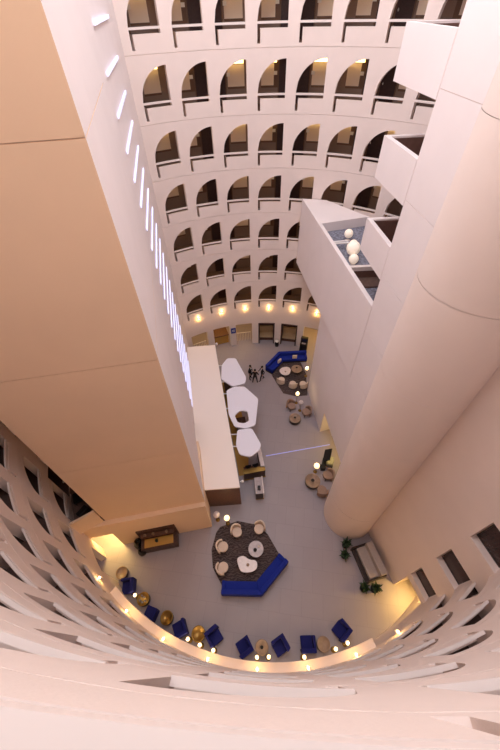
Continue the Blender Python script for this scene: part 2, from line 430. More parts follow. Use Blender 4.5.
mb = MB(); mb.prism([(lerp3(3.82)+.23, 3.84), (7.4, 3.87), (7.4, 4.04), (lerp3(4.04)+.23, 4.04)], zf, zf+.5); struct(mb.build('wall_terrace_riser', [M['lining']]))
mb = MB(); mb.prism([(4.35, 2.9), (7.2, 3.0), (7.3, 3.8), (4.25, 3.8)], zf+.02, zf+.12, 0)
struct(mb.build('floor_terrace_deck', [mat('brown_terrace_deck', (96, 74, 66), .7, var=.15)]))
# three small balconies on the core
def balcony(k, zfl, y1, xl=7.6):
    mb = MB(); t = .2; x0 = onwall(0)-.02; x1 = onwall(y1)-.02
    xe = min(xl, math.sqrt(12.1**2-y1**2)); z1 = zfl+1.16
    mb.prism([(x0, -.11), (x1, y1), (x1+t, y1-t), (x0+t, -.11)], zfl-.25, z1)
    mb.prism([(x1+.001, y1), (xe, y1+.1), (xe, y1-t+.1), (x1+t, y1-t)], zfl-.25, z1)
    mb.prism([(x0+t-.01, -.11), (x1+t-.01, y1-t+.01), (xe, y1-t+.1), (xe, -.11)], zfl-.25, zfl-.05)
    o = mb.build('wall_balcony_parapet', [M['white']]); struct(o)
    mb = MB(); mb.prism([(x1+t+.01, y1-t), (xe, y1-t+.1), (xe, y1-t+.07), (x1+t+.01, y1-t-.03)], zfl, z1-.06); struct(mb.build('wall_balcony_lining', [M['lining']]))
    mb = MB(); mb.prism([(x0+t, -.11), (x1+t, y1-t), (xe, y1-t+.1), (xe, -.11)], zfl-.05, zfl)
    struct(mb.build('floor_balcony', [mat('balcony_floor_%d' % k, (110, 78, 68), .7, var=.15)]))
balcony(1, 15.3, 2.45); balcony(2, 18.24, 2.65); balcony(3, 21.13, 2.95, 6.6)

# round column
mb = MB(); CC = (5.2, -4.49); RC = 1.57
zs_c = [0, 3.4, 7.0, 10.6, 14.2, 17.8, 21.4, 25, ZT]
for za, zb_ in zip(zs_c, zs_c[1:]):
    mb.lathe([(RC, za+.006), (RC, zb_-.006)], (*CC, 0), 96)
    if zb_ < ZT: mb.lathe([(RC-.012, zb_-.007), (RC-.012, zb_+.007)], (*CC, 0), 96, 1)
mb.lathe([(0, 0), (RC-.02, 0)], (*CC, 0), 48, smooth=False); mb.lathe([(0, ZT), (RC, ZT)], (*CC, 0), 48, smooth=False)
struct(mb.build('wall_round_column', [M['column'], M['line']]))

# right wall with recessed windows
WS = Vector((6.2, -5.37)); WE = Vector((7.62, -10.95)); wd = (WE-WS).normalized(); wn = Vector((-wd.y, wd.x))
if wn.x < 0: wn = -wn
WL = (WE-WS).length
def wp(s, d, z): q = WS+wd*s+wn*d; return (q.x, q.y, z)
s0 = 3.31; s1 = 4.93; D = .3
zwin = [(2.95, 4.45), (6.25, 7.8), (9.45, 11.1), (12.7, 14.3), (15.9, 17.5), (19.1, 20.7), (22.3, 23.9)]
mb = MB(); jend = WL
ZO = 2.4; SO = 5.35; DB = 2.4
mb.face([wp(0, 0, 0), wp(s0, 0, 0), wp(s0, 0, ZT), wp(0, 0, ZT)]); mb.face([wp(s1, 0, ZO), wp(SO, 0, ZO), wp(SO, 0, ZT), wp(s1, 0, ZT)]); mb.face([wp(SO, 0, 0), wp(WL, 0, 0), wp(WL, 0, ZT), wp(SO, 0, ZT)])
mb.face([wp(s0, 0, 0), wp(s0, DB, 0), wp(s0, DB, ZO), wp(s0, 0, ZO)]); mb.face([wp(SO, 0, 0), wp(SO, DB, 0), wp(SO, DB, ZO), wp(SO, 0, ZO)])
mb.face([wp(s0, 0, ZO), wp(SO, 0, ZO), wp(SO, DB, ZO), wp(s0, DB, ZO)]); mb.face([wp(s0, DB, 0), wp(SO, DB, 0), wp(SO, DB, ZO), wp(s0, DB, ZO)])
zz = ZO
for a, b in zwin+[(ZT, ZT)]:
    mb.face([wp(s0, 0, zz), wp(s1, 0, zz), wp(s1, 0, a), wp(s0, 0, a)]); zz = b
for a, b in zwin:
    mb.face([wp(s0, 0, a), wp(s1, 0, a), wp(s1, D, a), wp(s0, D, a)]); mb.face([wp(s0, 0, b), wp(s1, 0, b), wp(s1, D, b), wp(s0, D, b)])
    mb.face([wp(s0, 0, a), wp(s0, 0, b), wp(s0, D, b), wp(s0, D, a)]); mb.face([wp(s1, 0, a), wp(s1, 0, b), wp(s1, D, b), wp(s1, D, a)])
mb.face([wp(0, D+.1, ZO), wp(WL, D+.1, ZO), wp(WL, D+.1, ZT), wp(0, D+.1, ZT)])
struct(mb.build('wall_right', [M['column']]))
for i, (a, b) in enumerate(zwin):
    e = struct(empty('window_%d' % (i+1), wp((s0+s1)/2, D, (a+b)/2)))
    e.rotation_euler = (0, 0, math.atan2(wd.y, wd.x))
    m1 = MB(); m1.box((0, 0, 0), (s1-s0-.02, .03, b-a-.02)); m1.build('window_pane', [M['glass']], e)
    m1 = MB()
    for x in (-(s1-s0)/2+.03, (s1-s0)/2-.03): m1.box((x, 0, 0), (.05, .06, b-a-.02))
    for z in (-(b-a)/2+.03, (b-a)/2-.03): m1.box((0, 0, z), (s1-s0-.02, .06, .05))
    m1.build('window_frame', [M['leg']], e)

# ledge over the seating under the near wall
mb = MB()
ring_slab(mb, 11.92, R+.02, 3.45, 3.75, 159.8, 222, 40); ring_slab(mb, 11.9, 11.96, 3.4, 3.80, 159.8, 222, 40)
struct(mb.build('trim_near_ledge', [M['ring']]))

# ------------------------------------------------------------------ gallery doors, signs, downlights
RB = R+2.0
md = MB(); w2 = 1.6; 
def leafdoor():
    m1 = MB(); m1.box((0, 0, .36), (.82, .06, 2.28)); return m1.mesh('door_leaf', [M['door']])
dl = leafdoor(); m1 = MB(); m1.box((0, 0, .37), (.94, .05, 2.32)); fr = m1.mesh('door_frame', [M['frame']])
m1 = MB(); m1.sphere((0, 0, 0), .035, 10); m1.box((0, .02, 0), (.03, .04, .12)); hn = m1.mesh('door_handle', [M['steel']])
m1 = MB(); m1.box((0, 0, 0), (.20, .02, .17), bev=.004); sg = m1.mesh('room_sign', [M['sign']])
nd_ = 0
for k in range(1, 8):
    for c0 in (-31.2, -11.2, 8.8, 28.8):
        for s in (-1, 1):
            az = c0 + s*1.9; nd_ += 1
            x, y, z = P(az, RB-.05, zr(k)-.0)
            e = struct(empty('door_%d' % nd_, (x, y, zr(k)-.01), -math.radians(az)))
            for nm, me, loc in (('door_frame', fr, (0, .0, 0)), ('door_leaf', dl, (0, -.02, 0)), ('door_handle', hn, (-s*.3, -.09, .25)), ('room_sign', sg, (s*.62, 0, .62))):
                o = bpy.data.objects.new(nm, me); COL.objects.link(o); o.parent = e; o.location = loc
m1 = MB(); m1.box((0, -.07, 0), (.95, .09, .16), bev=.02); lens = m1.mesh('glowing_diffuser', [M['downlight']])
m1 = MB(); m1.box((0, 0, .01), (1.02, .05, .22), bev=.01); trim = m1.mesh('wall_plate', [M['gold']])
for k in range(1, 8):
    j = 0
    for c0 in (-31.2, -11.2, 8.8, 28.8):
        for s in (-1, 1):
            az = c0+s*6.1
            if not -27 < az < 42: continue
            j += 1
            x, y, z = P(az, RB-.04, zr(k)+1.16)
            e = empty('gallery_wall_light', (x, y, z), -math.radians(az), label='warm wall light inside the %s gallery above the lobby, %s from the left' % (ORD[k], ORD[j]), cat='wall light', group='gallery wall lights')
            for nm, me in (('glowing_diffuser', lens), ('wall_plate', trim)):
                o = bpy.data.objects.new(nm, me); COL.objects.link(o); o.parent = e

# sconces on the lowest parapet
def point(name, loc, power, col=(1, .72, .38), r=.06):
    l = bpy.data.lights.new(name, 'POINT'); l.energy = power; l.color = col; l.shadow_soft_size = r
    o = bpy.data.objects.new(name, l); o.location = loc; COL.objects.link(o); return o
def sconce(az, lab, grp):
    x, y, z = P(az, R-.09, 4.38)
    e = empty('wall_sconce', (x, y, z), -math.radians(az), label=lab, cat='wall light', group=grp)
    m1 = MB(); m1.lathe([(.035, -.07), (.085, -.05), (.085, .05), (.035, .07)], n=16); m1.build('shade', [M['steel']], e)
    m1 = MB(); m1.sphere((0, 0, .085), .05, 12); m1.sphere((0, 0, -.085), .05, 12); m1.build('bulb', [M['warmbulb']], e)
    m1 = MB(); m1.box((0, .07, 0), (.09, .05, .12), bev=.01); m1.build('wall_plate', [M['steel']], e)
    a = P(az, R-.16, 4.38)
    point('sconce_light', (a[0], a[1], 4.56), 5, (1, .62, .25)); point('sconce_light', (a[0], a[1], 4.20), 8.5, (1, .54, .14))
for i, az in enumerate((-25.8, -15.8, -5.8, 4.2, 14.2, 24.2)):
    sconce(az, 'lit wall sconce below the lowest gallery of the far wall, %s from the left' % ORD[i+1], 'wall sconces on the far ring wall')
for i, az in enumerate((225.1, 215.1, 205.1, 195.1, 185.1, 175.1, 165.1, 155.1)):
    sconce(az, 'lit wall sconce glowing above the near curved seating, %s from the left' % ORD[i+1], 'wall sconces on the near ring wall')

# ------------------------------------------------------------------ ground floor fittings of the far wall
def niche(c, lab):
    az = c*10+3.4; x, y, z = P(az, R+.42, 0)
    e = empty('wooden_alcove', (x, y, 0), -math.radians(az), label=lab, cat='alcove', group='wooden alcoves in the far wall')
    m1 = MB(); W = 1.5
    m1.box((0, 1.0, 1.25), (W, .05, 2.5)); 
    for s in (-1, 1): m1.box((s*(W/2-.04), .25, 1.25), (.08, 1.5, 2.5))
    m1.box((0, .25, 2.46), (W, 1.5, .08))
    m1.build('surround', [M['darkwood']], e)
    m1 = MB(); m1.box((0, .35, .42), (W-.2, .75, .16), bev=.03); m1.box((0, .78, .85), (W-.2, .16, .7), bev=.03); m1.build('bench_cushion', [mat('tan_cushion', (206, 178, 140), .8)], e)
    m1 = MB(); m1.box((0, .35, .17), (W-.2, .7, .33)); m1.build('bench_base', [M['walnut']], e)
    m1 = MB(); m1.box((0, .85, 1.55), (W-.2, .28, .04)); m1.box((0, .85, 1.9), (W-.2, .28, .04)); m1.build('shelf', [M['walnut']], e)
    for xx in (-.35, .35):
        m1 = MB(); m1.lathe([(0, -.02), (.07, -.02), (.05, .06), (0, .06)], (xx, .5, 2.36), 12); m1.build('spotlight', [M['downlight']], e)
    return e
niche(0, 'dark wooden alcove with tan bench, on the far wall behind the three standing people')
niche(1, 'dark wooden alcove with tan bench, on the far wall beside the black kiosk')
def stairbay(c, lab):
    az = c*10+3.4; x, y, z = P(az, R+.2, 0)
    e = empty('glass_railing', (x, y, 0), -math.radians(az), label=lab, cat='railing', group='railings in the golden doorways')
    m1 = MB()
    for i in range(9): m1.box((-.64+i*.16, .35, .5), (.03, .03, 1.0))
    m1.build('baluster', [M['coping']], e); kids(e)
    m1 = MB(); m1.box((0, .35, 1.02), (1.4, .06, .05)); m1.build('top_rail', [M['coping']], e)
    return e
for e in (stairbay(-1, 'pale baluster railing inside the golden doorway right of the blue sign'), stairbay(-3, 'pale baluster railing inside the leftmost golden doorway by the service box')):
    for ch in kids(e):
        if ch.name.startswith('baluster'): ch['kind'] = 'stuff'
m1 = MB(); m1.box((0, .9, 1.05), (1.5, 1.2, .1)); m1.box((0, .4, .5), (1.5, .1, 1.0), mi=1)
x, y, z = P(-16.6, R+.2, 0)
e = empty('reception_counter', (x, y, 0), math.radians(16.6), label='low dark counter inside the golden doorway left of the blue sign', cat='counter')
m1 = MB(); m1.box((0, .9, 1.05), (1.5, 1.2, .1)); m1.build('countertop', [M['walnut']], e)
m1 = MB(); m1.box((0, .9, .5), (1.4, 1.0, 1.0)); m1.build('counter_body', [M['goldpanel']], e)
# blue sign
x, y, z = P(-11.4, R-.05, 1.95)
e = empty('wall_sign', (x, y, z), math.radians(11.4), label='small blue sign on the pier between two golden doorways', cat='sign')
m1 = MB(); m1.box((0, 0, 0), (.46, .05, .62), bev=.008); m1.build('sign_board', [M['bluesign']], e)
m1 = MB()
for i, wd_ in enumerate((.28, .22, .26)): m1.box((0, -.03, .10-i*.09), (wd_, .012, .03))
m1.build('lettering', [M['sign']], e)
# gold light in the ground arcade
for az in (-27, -17, -7, 23, 33):
    x, y, z = P(az, R+1.6, 2.5)
    l = area_light('arcade_light', (x, y, 3.9), 1.2, (75 if az == 23 else 30), (1, .60, .14), 'SQUARE')
    l.location = (x, y, 2.48) if False else (x, y, 3.4)

# black kiosk
x, y = 4.2, 10.95
e = empty('service_kiosk', (x, y, 0), -.35, label='black freestanding kiosk machine by the far wall', cat='kiosk')
m1 = MB(); m1.prism([(-.33, -.28), (.33, -.28), (.33, .3), (-.33, .3)], 0, 1.05, bev=.04); m1.build('cabinet', [M['black']], e)
m1 = MB(); m1.prism([(-.33, .02), (.33, .02), (.33, .3), (-.33, .3)], 1.05, 1.6, bev=.03); m1.build('head', [M['black']], e)
m1 = MB(); m1.box((0, .0, 1.33), (.42, .03, .32)); m1.build('screen', [M['screen']], e)
m1 = MB(); m1.box((0, -.13, 1.07), (.36, .16, .03)); m1.build('keypad', [M['grey']], e)
x, y = P(8.4, R-.35, 0)[:2]
e = empty('waste_bin', (x, y, 0), 0, label='small black bin standing between the two wooden alcoves', cat='bin')
m1 = MB(); m1.lathe([(0, 0), (.17, 0), (.2, .6), (0, .6)], n=20); m1.build('body', [M['black']], e)
m1 = MB(); m1.lathe([(.2, .6), (.21, .64), (.1, .68), (0, .68)], n=20); m1.build('lid', [M['steel']], e)

# ------------------------------------------------------------------ furniture builders
def ang(dx, dy): return math.atan2(dy, dx)-PI/2     # local +y turned to face (dx, dy)
def tub_chair_meshes(m, legm):
    d = {}
    m1 = MB(); m1.prism([(.30*math.cos(t)*(1.0), .02+.31*math.sin(t)) for t in [2*PI*i/20 for i in range(20)]], .26, .44, bev=.035); d['seat'] = m1.mesh('seat', [m])
    m1 = MB(); n = 18; 
    o_, i_ = [], []
    b2 = bmesh.new()
    def ringp(r, i):
        t = PI*(-.08) - PI*.84*i/n - 0.0
        return (r*math.cos(t), r*math.sin(t))
    for i in range(n):
        h0 = .56+.26*math.sin(PI*i/n); h1 = .56+.26*math.sin(PI*(i+1)/n)
        a, b = ringp(.31, i), ringp(.31, i+1); c, d_ = ringp(.40, i+1), ringp(.40, i)
        lo = .20
        m1.face([(*a, lo), (*b, lo), (*b, h1), (*a, h0)]); m1.face([(*d_, lo), (*c, lo), (*c, h1), (*d_, h0)])
        m1.face([(*a, h0), (*b, h1), (*c, h1), (*d_, h0)]); m1.face([(*a, lo), (*b, lo), (*c, lo), (*d_, lo)])
        if i == 0: m1.face([(*a, lo), (*a, h0), (*d_, h0), (*d_, lo)])
        if i == n-1: m1.face([(*b, lo), (*b, h1), (*c, h1), (*c, lo)])
    b2.free()
    bmesh.ops.remove_doubles(m1.bm, verts=m1.bm.verts[:], dist=1e-4)
    d['backrest'] = m1.mesh('backrest', [m])
    m1 = MB(); m1.tube([(0, 0, .27), (.03, .03, 0)], [.022, .014], 8); d['leg'] = m1.mesh('leg', [legm])
    return d
def tub_chair(meshes, loc, rz, sc=1.0, **k):
    e = empty('tub_chair', loc, rz, **k); e.scale = (sc, sc, 1)
    for nm in ('seat', 'backrest'):
        o = bpy.data.objects.new(nm, meshes[nm]); COL.objects.link(o); o.parent = e
    for x, y in ((.2, .2), (-.2, .2), (.2, -.2), (-.2, -.2)):
        o = bpy.data.objects.new('leg', meshes['leg']); COL.objects.link(o); o.parent = e; o.location = (x, y, 0); o.rotation_euler = (0, 0, math.atan2(y, x)-PI/4)
    return e
cream = tub_chair_meshes(M['cream'], M['leg']); taupe = tub_chair_meshes(M['taupe'], M['leg'])

def wing_chair_proto():
    d = {}
    m1 = MB(); m1.prism([(-.36, -.34), (.36, -.34), (.36, .38), (-.36, .38)], .22, .46, bev=.05); d['seat'] = m1.mesh('seat', [M['navy']])
    m1 = MB()
    b2 = bmesh.new()
    pts = [(-.44, -.24), (-.36, -.46), (.44, -.46), (.44, -.24)]
    m1.prism(pts, .2, 1.0, bev=.04); d['backrest'] = m1.mesh('backrest', [M['navy']])
    m1 = MB(); m1.prism([(.32, -.42), (.44, -.42), (.46, .34), (.28, .36)], .2, .98, bev=.05); d['wing'] = m1.mesh('wing', [M['navy']])
    m1 = MB(); m1.tube([(0, 0, .24), (0, 0, 0)], [.025, .016], 8); d['leg'] = m1.mesh('leg', [M['leg']])
    return d
WCH = wing_chair_proto()
def wing_chair(loc, rz, **k):
    e = empty('blue_armchair', loc, rz, **k); e.scale = (.9, .9, .95)
    for nm in ('seat', 'backrest', 'wing'):
        o = bpy.data.objects.new(nm, WCH[nm]); COL.objects.link(o); o.parent = e
    for x, y in ((.3, .3), (-.3, .3), (.3, -.3), (-.3, -.3)):
        o = bpy.data.objects.new('leg', WCH['leg']); COL.objects.link(o); o.parent = e; o.location = (x, y, 0)
    return e
def blob(pts, n=6):
    out = []; N = len(pts)
    for i in range(N):
        p0, p1, p2, p3 = [Vector(pts[(i+j-1) % N]) for j in range(4)]
        for t in [q/n for q in range(n)]:
            out.append(tuple(.5*((2*p1)+(p2-p0)*t+(2*p0-5*p1+4*p2-p3)*t*t+(3*p1-p0-3*p2+p3)*t*t*t)))
    return out
def coffee_table(name, loc, rz, outline, h, top_m, lab, legr=.03):
    e = empty(name, loc, rz, label=lab, cat='table')
    m1 = MB(); m1.prism(outline, h-.04, h, bev=.012); m1.build('tabletop', [top_m], e)
    m1 = MB(); m1.lathe([(0, 0), (.2, 0), (.2, .02), (.05, .05), (.05, h-.05), (.16, h-.04), (0, h-.04)], n=24); m1.build('pedestal', [M['leg']], e)
    return e
def circ(r, n=32): return [(r*math.cos(2*PI*i/n), r*math.sin(2*PI*i/n)) for i in range(n)]
def drum_table(loc, r, h, top_m, lab, grp=None):
    e = empty('drum_side_table', loc, 0, label=lab, cat='side table', group=grp)
    m1 = MB(); m1.lathe([(0, 0), (r*.8, 0), (r*.95, .04), (r, h*.5), (r*.95, h-.05), (r*.9, h-.03), (0, h-.03)], n=32); m1.build('drum', [M['leg']], e)
    m1 = MB(); m1.lathe([(0, h-.03), (r, h-.03), (r*1.03, h-.01), (r, h+.01), (r*.85, h+.01), (r*.84, h-.005), (0, h-.005)], n=32); m1.build('tray_top', [top_m], e)
    return e
def bowl(loc, r, m, lab):
    o = MB(); o.lathe([(0, 0), (r*.5, 0), (r, r*.6), (r*.9, r*.6), (r*.45, r*.12), (0, r*.1)], n=20)
    ob = o.build('bowl', [m], loc=loc); tag(ob, lab, 'bowl'); return ob
def floor_lamp(loc, h, r, lit, lab, stem=True, power=12):
    e = empty('globe_lamp', loc, 0, label=lab, cat='lamp')
    m1 = MB(); m1.lathe([(0, 0), (.14, 0), (.14, .02), (.02, .035), (0, .035)], n=24); m1.build('base', [M['gold']], e)
    m1 = MB(); m1.tube([(0, 0, .03), (0, 0, h-r*.9)], .013, 8); m1.build('pole', [M['gold']], e)
    m1 = MB(); m1.sphere((0, 0, h), r, 24); m1.build('globe', [M['globe'] if lit else M['paleglobe']], e)
    if lit: point('lamp_light', (loc[0], loc[1], h+r+.06), power, (1, .74, .42), .05)
    return e
def rug(poly, lab):
    m1 = MB(); m1.prism(poly, 0.001, .014); o = m1.build('patterned_rug', [M['rug']]); tag(o, lab, 'rug'); return o
def sofa(spine, depth, lab, flip=1):
    # spine: the back line of the sofa; the seat lies on its left side
    e = empty('angled_sofa', (0, 0, 0), 0, label=lab, cat='sofa'); e.location.z = .018
    def offset(d):
        out = []; n = len(spine)
        for i, p in enumerate(spine):
            p = Vector(p); ns = []
            for a, b in ((i-1, i), (i, i+1)):
                if a >= 0 and b < n:
                    t = (Vector(spine[b])-Vector(spine[a])).normalized(); ns.append(Vector((-t.y, t.x))*flip)
            nn = sum(ns, Vector((0, 0))).normalized(); k = 1/max(.5, nn.dot(ns[0])); out.append(tuple(p+nn*d*k))
        return out
    A, B, C_ = offset(0), offset(.26), offset(depth)
    for i in range(len(spine)-1):
        m1 = MB(); m1.prism([offset(.24)[i], offset(.24)[i+1], C_[i+1], C_[i]], .2, .44, bev=.04); m1.build('seat', [M['blue']], e)
        m1 = MB(); m1.prism([A[i], A[i+1], B[i+1], B[i]], .1, .8, bev=.05); m1.build('backrest', [M['blue']], e)
    m1 = MB()
    bs = offset(.06); cs = offset(depth-.06)
    for i in range(len(spine)-1): m1.prism([bs[i], bs[i+1], cs[i+1], cs[i]], 0, .2)
    m1.build('base', [M['leg']], e)
    for i, j in ((0, 1), (-1, -2)):
        p = Vector(A[i]); q = Vector(C_[i]); t = (Vector(A[j])-p).normalized()*.2
        m1 = MB(); m1.prism([p, q, q+t, p+t], .12, .6, bev=.05); m1.build('armrest', [M['blue']], e)
    return e

# ---- seating island in the middle (A)
rug([(-3.5, -5.4), (-3.25, -5.05), (-2.1, -4.72), (-.80, -5.0), (-.18, -5.6), (.72, -7.25), (-.5, -8.35), (-2.95, -8.5), (-3.62, -7.4), (-3.75, -6.4)], 'dark patterned rug under the central lobby seating with four cream chairs')
sofa([(-3.02, -8.9), (-.72, -9.0), (.95, -7.35)], .72, 'long angled royal blue sofa on the central rug, nearest the curved near wall')
TC = (-1.4, -6.6)
for (x, y, lb) in ((-2.14, -5.5, 'cream tub chair at the top left of the central rug beside the lit globe lamp'), (-.72, -5.35, 'cream tub chair at the top right corner of the central rug'),
                   (-3.02, -6.35, 'cream tub chair on the left side of the central rug, upper of two'), (-2.98, -7.5, 'cream tub chair on the left side of the central rug, next to the blue sofa')):
    tub_chair(cream, (x, y, .018), ang(TC[0]-x, (TC[1]-y)*1.0), 1.02, label=lb, cat='armchair', group='cream chairs on the central rug')
coffee_table('round_coffee_table', (-.97, -6.55, .018), 0, circ(.47), .46, M['stone'], 'round grey stone coffee table on the central rug')
coffee_table('pebble_coffee_table', (-1.5, -7.32, .018), 0, blob([(-.6, .3), (-.25, .42), (.1, .22), (.52, .12), (.55, -.25), (.2, -.45), (-.35, -.42), (-.55, -.1)]), .38, M['marble'], 'pale heart shaped coffee table on the central rug by the blue sofa')
bowl((-1.02, -6.62, .476), .11, M['leg'], 'small dark bowl on the round grey stone table')
bowl((-.78, -6.42, .476), .07, M['cream'], 'small pale dish near the edge of the round grey table')
bowl((-1.48, -7.4, .40), .09, M['bronze'], 'small brown bowl on the pale heart shaped table')
floor_lamp((-3.42, -4.6, 0), 1.0, .21, False, 'unlit pale globe lamp by the corner of the service box')
floor_lamp((-2.75, -4.85, .018), 1.05, .18, True, 'lit warm globe lamp at the top left of the central rug')

# ---- far seating island (B)
rug([(1.2, 9.0), (2.2, 9.9), (3.8, 9.4), (4.1, 8.0), (3.9, 5.5), (2.9, 5.45), (1.85, 5.8), (1.0, 7.9)], 'dark patterned rug in the far lobby beside the tall white wall')
sofa([(.42, 8.5), (1.75, 10.15), (4.35, 10.2)], .8, 'long angled royal blue sofa on the far rug by the standing people', flip=-1)
for (x, y, lb) in ((1.75, 7.0, 'cream tub chair on the far rug, left of three facing the sofa'), (2.72, 6.5, 'cream tub chair on the far rug, middle of three facing the sofa'), (3.62, 6.45, 'cream tub chair on the far rug, next to the white wall')):
    tub_chair(cream, (x, y, .018), ang(2.6-x, 8.3-y), 1.0, label=lb, cat='armchair', group='cream chairs on the far rug')
coffee_table('pebble_coffee_table', (2.2, 8.05, .018), 0, blob([(-.5, .1), (-.2, .42), (.3, .45), (.5, .1), (.3, -.4), (-.1, -.5), (-.4, -.3)]), .4, M['marble'], 'pale heart shaped coffee table on the far rug')
coffee_table('round_coffee_table', (3.25, 8.2, .018), 0, circ(.48), .46, M['bronze'], 'round tan coffee table on the far rug by the blue sofa')
bowl((3.25, 8.3, .478), .1, M['leg'], 'small dark bowl on the round tan table')
bowl((2.2, 7.9, .42), .08, M['bronze'], 'small brown bowl on the pale far coffee table')
floor_lamp((4.05, 7.7, .018), 1.0, .16, True, 'lit warm globe lamp on the far rug against the white wall')
for i, (x, y, rz_) in enumerate(((1.75, 9.05, .8), (3.2, 9.52, 0))):
    m1 = MB(); m1.box((0, 0, .24), (.42, .14, .38), bev=.05); o = m1.build('throw_pillow', [M['cream']], loc=(x, y, .44), rz=rz_)
    tag(o, 'white throw pillow on the far blue sofa, %s end' % ('left' if i == 0 else 'right'), 'pillow', 'pillows on the far blue sofa')

# ---- small groups by the white wall (C, D)
tub_chair(taupe, (2.35, 4.2, 0), ang(.5, -1), 1.08, label='taupe tub chair near the far rug, under the lit globe lamp', cat='armchair', group='taupe chairs by the white wall')
tub_chair(taupe, (3.5, 3.55, 0), ang(-1, -.3), 1.08, label='taupe tub chair next to the white wall, beside the pale globe', cat='armchair', group='taupe chairs by the white wall')
drum_table((2.5, 2.95, 0), .46, .42, M['bronze'], 'round brown drum table in front of two taupe chairs near the far rug')
bowl((2.5, 2.95, .43), .1, M['leg'], 'small dark bowl on the drum table near the far rug')
floor_lamp((2.85, 4.75, 0), 1.25, .16, True, 'lit warm globe lamp behind the taupe chair near the far rug')
floor_lamp((3.05, 3.95, 0), 1.1, .2, False, 'unlit pale globe lamp between the two taupe chairs near the far rug')
tub_chair(taupe, (4.28, -1.9, 0), ang(-1, -.2), 1.08, label='taupe tub chair beside the black screen stand', cat='armchair', group='taupe chairs by the white wall')
tub_chair(taupe, (3.7, -3.0, 0), ang(-.2, 1), 1.08, label='taupe tub chair next to the base of the round column', cat='armchair', group='taupe chairs by the white wall')
drum_table((3.15, -2.3, 0), .52, .42, M['bronze'], 'round brown drum table in front of the taupe chairs by the round column')
bowl((3.15, -2.3, .43), .12, M['leg'], 'small dark bowl on the drum table by the round column')
floor_lamp((3.5, -1.45, 0), .95, .2, True, 'lit warm globe lamp between drum table and black screen stand', power=8)
# screen on a stand
e = empty('display_stand', (4.35, -.75, 0), math.radians(70), label='black display screen on a floor stand by the white wall', cat='screen')
m1 = MB(); m1.box((0, 0, 1.15), (.95, .06, .6), bev=.012); m1.build('screen_case', [M['black']], e)
m1 = MB(); m1.box((0, .035, 1.15), (.88, .01, .53)); m1.build('screen_glass', [M['screen']], e)
for ch in e.children:
    ch.rotation_euler = (math.radians(48), 0, 0); ch.location = (0, 1.15*math.sin(math.radians(48))-.0, 1.15-1.15*math.cos(math.radians(48)))
m1 = MB(); m1.box((0, -.05, .5), (.08, .06, 1.0)); m1.build('post', [M['black']], e)
m1 = MB(); m1.box((0, -.03, .03), (.6, .5, .06), bev=.02); m1.build('base', [M['black']], e)
m1 = MB(); m1.box((-.3, -.15, .2), (.34, .34, .4), bev=.03); o = m1.build('equipment_box', [M['black']], loc=(4.35, -1.1, 0)); tag(o, 'small black box on the floor at the foot of the screen stand', 'box')

# LED line in the floor
m1 = MB(); a = Vector((.0, -.08)); b = Vector((4.95, .70)); t = (b-a).normalized(); n_ = Vector((-t.y, t.x))*.035
m1.prism([a-n_, b-n_, b+n_, a+n_], .001, .008); o = m1.build('floor_light_line', [M['ledfloor']]); tag(o, 'thin bluish light line set across the grey floor', 'light')

# ---- bench / daybed with plants by the right wall
e = empty('lounge_daybed', (5.7, -7.45, 0), math.atan2(wd.y, wd.x), label='grey wide upholstered daybed in a dark frame by the right wall', cat='daybed')
m1 = MB(); m1.prism([(-.88, -.58), (.88, -.58), (.88, .58), (-.88, .58)], .1, .3); m1.build('frame', [M['leg']], e)
m1 = MB(); m1.box((-.0, -.05, .40), (1.7, .6, .22), bev=.04); 
m1b = m1
m1.build('seat', [M['grey']], e)
m1 = MB(); m1.box((0, -.47, .75), (1.74, .2, .9), bev=.05) if False else m1.prism([(-.9, .22), (.9, .22), (.9, .62), (-.9, .62)], .12, .95, bev=.03); m1.build('backrest', [M['grey']], e)
for s in (-1, 1):
    m1 = MB(); m1.prism([(s*.88, -.6), (s*.96, -.6), (s*.96, .62), (s*.88, .62)][::s], .0, .62); m1.build('side_panel', [M['leg']], e)
for ch in kids(e): pass
def plant(loc, h, lab, n=46, seed=1):
    rnd = random.Random(seed)
    e = empty('potted_plant', loc, 0, label=lab, cat='plant')
    m1 = MB(); m1.lathe([(0, 0), (.17, 0), (.23, .4), (.2, .4), (.19, .36), (0, .36)], n=20); m1.build('pot', [M['black']], e)
    m1 = MB()
    for i in range(n):
        a = rnd.uniform(0, 2*PI); L = rnd.uniform(.25, .46); el = rnd.uniform(.1, 1.3); z0 = .36+rnd.uniform(0, h-.5)
        d = Vector((math.cos(a)*math.cos(el), math.sin(a)*math.cos(el), math.sin(el))); sd = Vector((-math.sin(a), math.cos(a), 0))*.055
        p0 = Vector((0, 0, z0)); p1 = p0+d*L*.5+Vector((0, 0, .05)); p2 = p0+d*L-Vector((0, 0, .12*L))
        for q in ((p0, p0+sd*.2, p1+sd, p1-sd, p0-sd*.2),): m1.face([q[0]+sd*.1, q[2], p2, q[3]])
        m1.tube([(0, 0, .3), p0+Vector((0, 0, .001)), ], .008, 4) if i % 8 == 0 else None
    m1.build('foliage', [M['leaf']], e)
    return e
plant((4.6, -6.42, 0), .9, 'dark green leafy potted plant between the round column and the grey daybed', seed=2)
plant((4.42, -7.0, 0), .45, 'low dark plant at the left front corner of the grey daybed', n=20, seed=5)
plant((5.75, -8.8, 0), .9, 'bushy green potted plant at the near end of the grey daybed', n=60, seed=3)
plant((5.15, -8.75, 0), .7, 'smaller green potted plant left of the bushy one at the near end of the daybed', n=40, seed=4)

